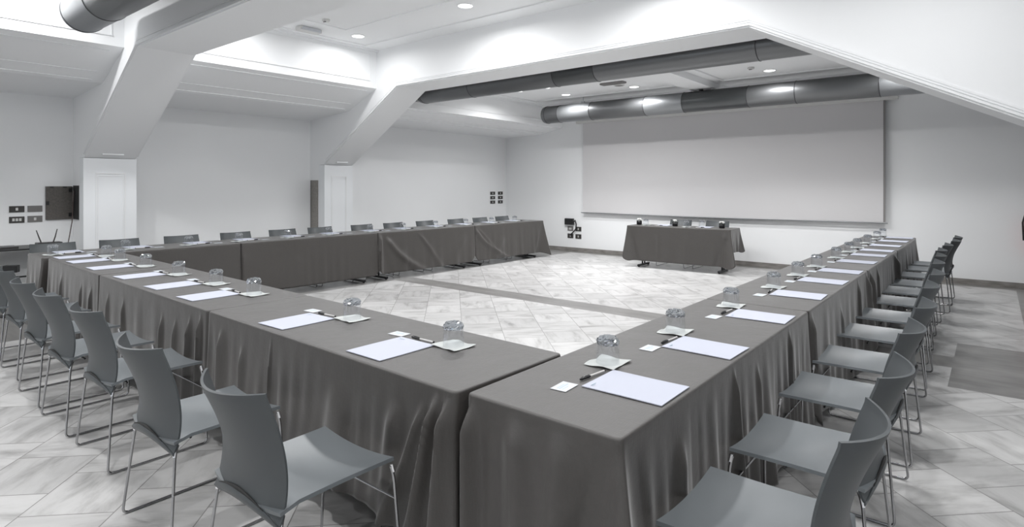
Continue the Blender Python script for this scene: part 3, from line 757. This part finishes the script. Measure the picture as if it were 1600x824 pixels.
# head table things
for k, (x, y, w_) in enumerate([(-4.62, 10.02, 'left'), (-3.86, 10.02, 'right')]):
    put('paper', x, y, ZT, pi+.1, 'blank white note sheet at the %s seat of the head table' % w_)
    put('pen', x-.03, y-.17, ZT, pi+.5, 'black capped pen by the %s sheet on the head table' % w_)
    put('napkin', x-.27, y-.17, ZT, pi+.1, 'white paper napkin left of the %s sheet on the head table' % w_)
    put('glass', x-.27, y-.17, ZT+.0028, 0, 'upturned clear glass left of the %s sheet on the head table' % w_)
put('glass', -3.98, 10.17, ZT, 0, 'upturned clear glass behind the right sheet on the head table, without napkin')
def make_vase():
    t = thing('flower_pot', 'x', 'flower pot', group='small black pots with white flowers')
    MB().lathe([(.040, 0), (.047, .01), (.050, .04), (.046, .062), (.041, .065), (.043, .058), (.03, .05)], seg=24).build('pot', M['pen_black'], t, 50)
    rv = random.Random(3); lf = MB(); pt = MB()
    for k in range(14):
        a = rv.uniform(0, 6.28); r = rv.uniform(.008, .036); h = rv.uniform(.085, .115)
        lf.tube([(r*.4*cos(a), r*.4*sin(a), .05), (r*cos(a), r*sin(a), h-.01)], .0015, 5)
        for q in range(5):
            b = q*1.257+a
            pt.lathe([(.002, -.004), (.0085, 0), (.002, .005)], (r*cos(a)+.008*cos(b), r*sin(a)+.008*sin(b), h), 7)
    for k in range(10):
        a = k*.63; lf.add([(.02*cos(a), .02*sin(a), .055), (.05*cos(a-.2), .05*sin(a-.2), .075), (.056*cos(a), .056*sin(a), .07), (.05*cos(a+.2), .05*sin(a+.2), .078)], [(0, 1, 2, 3)])
    lf.build('foliage', M['stem'], t); pt.build('flowers', M['leaf'], t, 60)
    return t
v0 = make_vase(); v0.location = (-5.06, 9.92, ZT); v0['label'] = 'small black pot with white flowers at the left end of the head table'
dup(v0, (-4.37, 9.93, ZT), 1, 'small black pot with white flowers in the middle of the head table')
dup(v0, (-3.55, 9.96, ZT), 2, 'small black pot with white flowers at the right end of the head table')

# ------------------------------------------------------------------ wall plates, cabinets, cables
def plate(name, lab, loc, axis, wd, ht, m, inner, group):
    t = thing(name, lab, 'wall outlet', loc, 0, group)
    if axis == 'X':  # faces +X
        MB().box(0, .010, -wd/2, wd/2, -ht/2, ht/2).build('cover_plate', m, t, bevel=.002)
        if inner:
            b = MB()
            for k in range(inner): yy = (k-(inner-1)/2)*wd*.22; b.box(.0101, .013, yy-wd*.08, yy+wd*.08, -ht*.22, ht*.22)
            b.build('socket', M['offwhite'], t)
    else:            # faces -Y
        MB().box(-wd/2, wd/2, -.010, 0, -ht/2, ht/2).build('cover_plate', m, t, bevel=.002)
        if inner:
            b = MB()
            for k in range(inner): xx = (k-(inner-1)/2)*wd*.22; b.box(xx-wd*.08, xx+wd*.08, -.013, -.0101, -ht*.22, ht*.22)
            b.build('socket', M['offwhite'], t)
    return t
g1 = 'four plates on the wall at far left'
# plates seen at far left (two rows of two)
for (y, z, m, inn, lab) in ((1.795, 1.177, 'dplate', 1, 'upper left dark wall plate by the grey cabinet door'), (1.975, 1.177, 'gplate', 0, 'upper right grey slatted wall plate by the grey cabinet door'),
                            (1.795, 1.045, 'dplate', 3, 'lower left dark wall plate with three pale sockets'), (1.975, 1.048, 'gplate', 1, 'lower right grey wall plate by the grey cabinet door')):
    plate('wall_plate', lab, (XL, y, z), 'X', .15, .078, M[m], inn, g1)
g2 = 'six small plates near the back left corner'
for r_ in range(3):
    for c_ in range(2):
        plate('switch_plate', 'small black switch plate, %s row %s side, on the left wall by the far corner' % (('top', 'middle', 'bottom')[r_], ('left', 'right')[c_]),
              (XLF, (10.55, 10.83)[c_], 1.28-.105*r_), 'X', .17, .075, M['dplate'], 1, g2)
g3 = 'plates on the back wall left of the screen'
for (x, z, m, inn, lab) in ((-7.33, .50, 'gplate', 2, 'grey outlet plate under the black box on the back wall'), (-7.12, .50, 'dplate', 1, 'black outlet plate right of the hanging cable on the back wall'),
                            (-7.33, .34, 'dplate', 1, 'lower left black outlet plate on the back wall'), (-7.12, .335, 'dplate', 1, 'lower right black outlet plate on the back wall')):
    plate('outlet_plate', lab, (x, YB, z), 'Y', .15, .10, M[m], inn, g3)
bx = thing('junction_box', 'black box with a plug and cable on the back wall above the outlets', 'junction box', (-7.34, YB, .66))
MB().box(-.11, .11, -.07, 0, -.07, .07).build('housing', M['black'], bx, bevel=.01)
MB().tube([(.10, -.04, -.02), (.17, -.06, .03), (.20, -.06, -.05), (.18, -.05, -.16), (.10, -.045, -.24), (.02, -.03, -.30)], .014, 8).build('cable', M['black'], bx, 60)
# open metal cabinet beside the first column
cb = thing('wall_cabinet', 'open brown metal wall cabinet with its door folded flat beside the first column', 'wall cabinet', (XL, 0, 0))
MB().box(.006, .024, 2.08, 2.365, 1.03, 1.46).build('door', M['cabinet'], cb, bevel=.003)
hg = MB()
for (y, z) in ((2.34, 1.41), (2.34, 1.09), (2.10, 1.245)): hg.box(.024, .034, y-.02, y+.015, z-.025, z+.025)
for (y, z) in ((2.14, 1.45), (2.28, 1.45)): hg.box(.024, .030, y-.02, y+.02, z-.008, z+.008)
hg.build('hinge', M['black'], cb)
MB().box(.03, .27, R1[0]-.012, R1[0], 1.03, 1.47).build('recess_shade_slab', M['hole_shade'], cb)  # dark slab on the pier, stands for the shaded cabinet inside
MB().tube([(.13, R1[0]-.03, 1.40), (.10, R1[0]-.035, 1.1), (.10, R1[0]-.04, 1.0), (.09, 2.30, .72)], .006, 8).build('cable', M['cable'], cb, 60)
c2 = thing('wall_panel', 'tall narrow grey brown metal panel beside the second column', 'wall panel', (XL, R2[0], 0))
MB().box(.035, .25, -.014, 0, .62, 1.56).build('panel_door', M['taupe'], c2, bevel=.003)
MB().box(.032, .06, -.018, -.0145, .62, 1.56).build('panel_edge', M['gplate'], c2)
# folding side table with a wireless router at far left
tb = thing('side_table', 'narrow black folding side table against the wall at far left', 'table', (-9.08, 1.62, .012))
MB().box(-.28, .28, -.55, .55, .700, .718).build('tabletop', M['black'], tb, bevel=.003)
for sy in (-.45, .42):
    MB().tube([(-.24, sy, .70), (.22, sy+.0, -.012)], .012, 8).build('leg', M['black'], tb, 60)
    MB().tube([(.24, sy+.03, .70), (-.22, sy+.03, -.012)], .012, 8).build('leg', M['black'], tb, 60)
MB().tube([(0, -.45, .36), (0, .45, .36)], .01, 8).build('stretcher', M['black'], tb, 60)
lt = thing('laptop', 'thin closed black laptop lying on the side table at far left', 'laptop', (-9.05, 1.55, .7305))
MB().box(-.13, .13, -.17, .17, 0, .012).build('base', M['dplate'], lt, bevel=.003)
MB().box(-.13, .13, -.17, .17, .0125, .02).build('lid', M['black'], lt, bevel=.003)
ro = thing('wireless_router', 'black wireless router with two raised antennas by the first column', 'router', (-9.12, 2.05, .7305))
MB().box(-.07, .07, -.125, .125, .0, .035).build('body', M['black'], ro, bevel=.006)
MB().tube([(0, -.075, .03), (0, -.098, .10), (0, -.125, .19)], [.008, .007, .005], 8).build('antenna', M['dplate'], ro, 60)
MB().tube([(0, .045, .03), (0, .065, .10), (0, .085, .195)], [.008, .007, .005], 8).build('antenna', M['dplate'], ro, 60)
st = thing('equipment_stand', 'small black box on a post with round plates below the side table', 'stand', (-8.60, 1.59, 0), -.66)
MB().box(-.035, .035, -.07, .07, .49, .57).build('box', M['black'], st, bevel=.006)
MB().tube([(0, 0, .01), (0, 0, .50)], .016, 12).build('post', M['black'], st, 60)
MB().lathe([(.075, .405), (.075, .412), (.03, .42)], seg=24).build('round_plate', M['black'], st, 50)
MB().lathe([(.12, 0), (.12, .008), (.03, .02)], seg=24).build('foot', M['black'], st, 50)
fe = thing('fire_extinguisher', 'fire extinguisher with black valve on the back wall at the right edge', 'fire extinguisher', (.43, YB-.09, .50))
MB().lathe([(.06, 0), (.075, .02), (.075, .42), (.055, .48), (.02, .51)], seg=24).build('cylinder', M['red'], fe, 50)
MB().tube([(0, 0, .5), (0, 0, .58)], .02, 10).box(-.09, .05, -.015, .015, .57, .60).build('valve', M['black'], fe)
MB().tube([(-.08, -.02, .58), (-.11, -.03, .45), (-.1, -.03, .2)], .012, 8).build('hose', M['black'], fe, 60)
MB().box(-.03, .03, .07, .09, .3, .5).build('bracket', M['black'], fe)
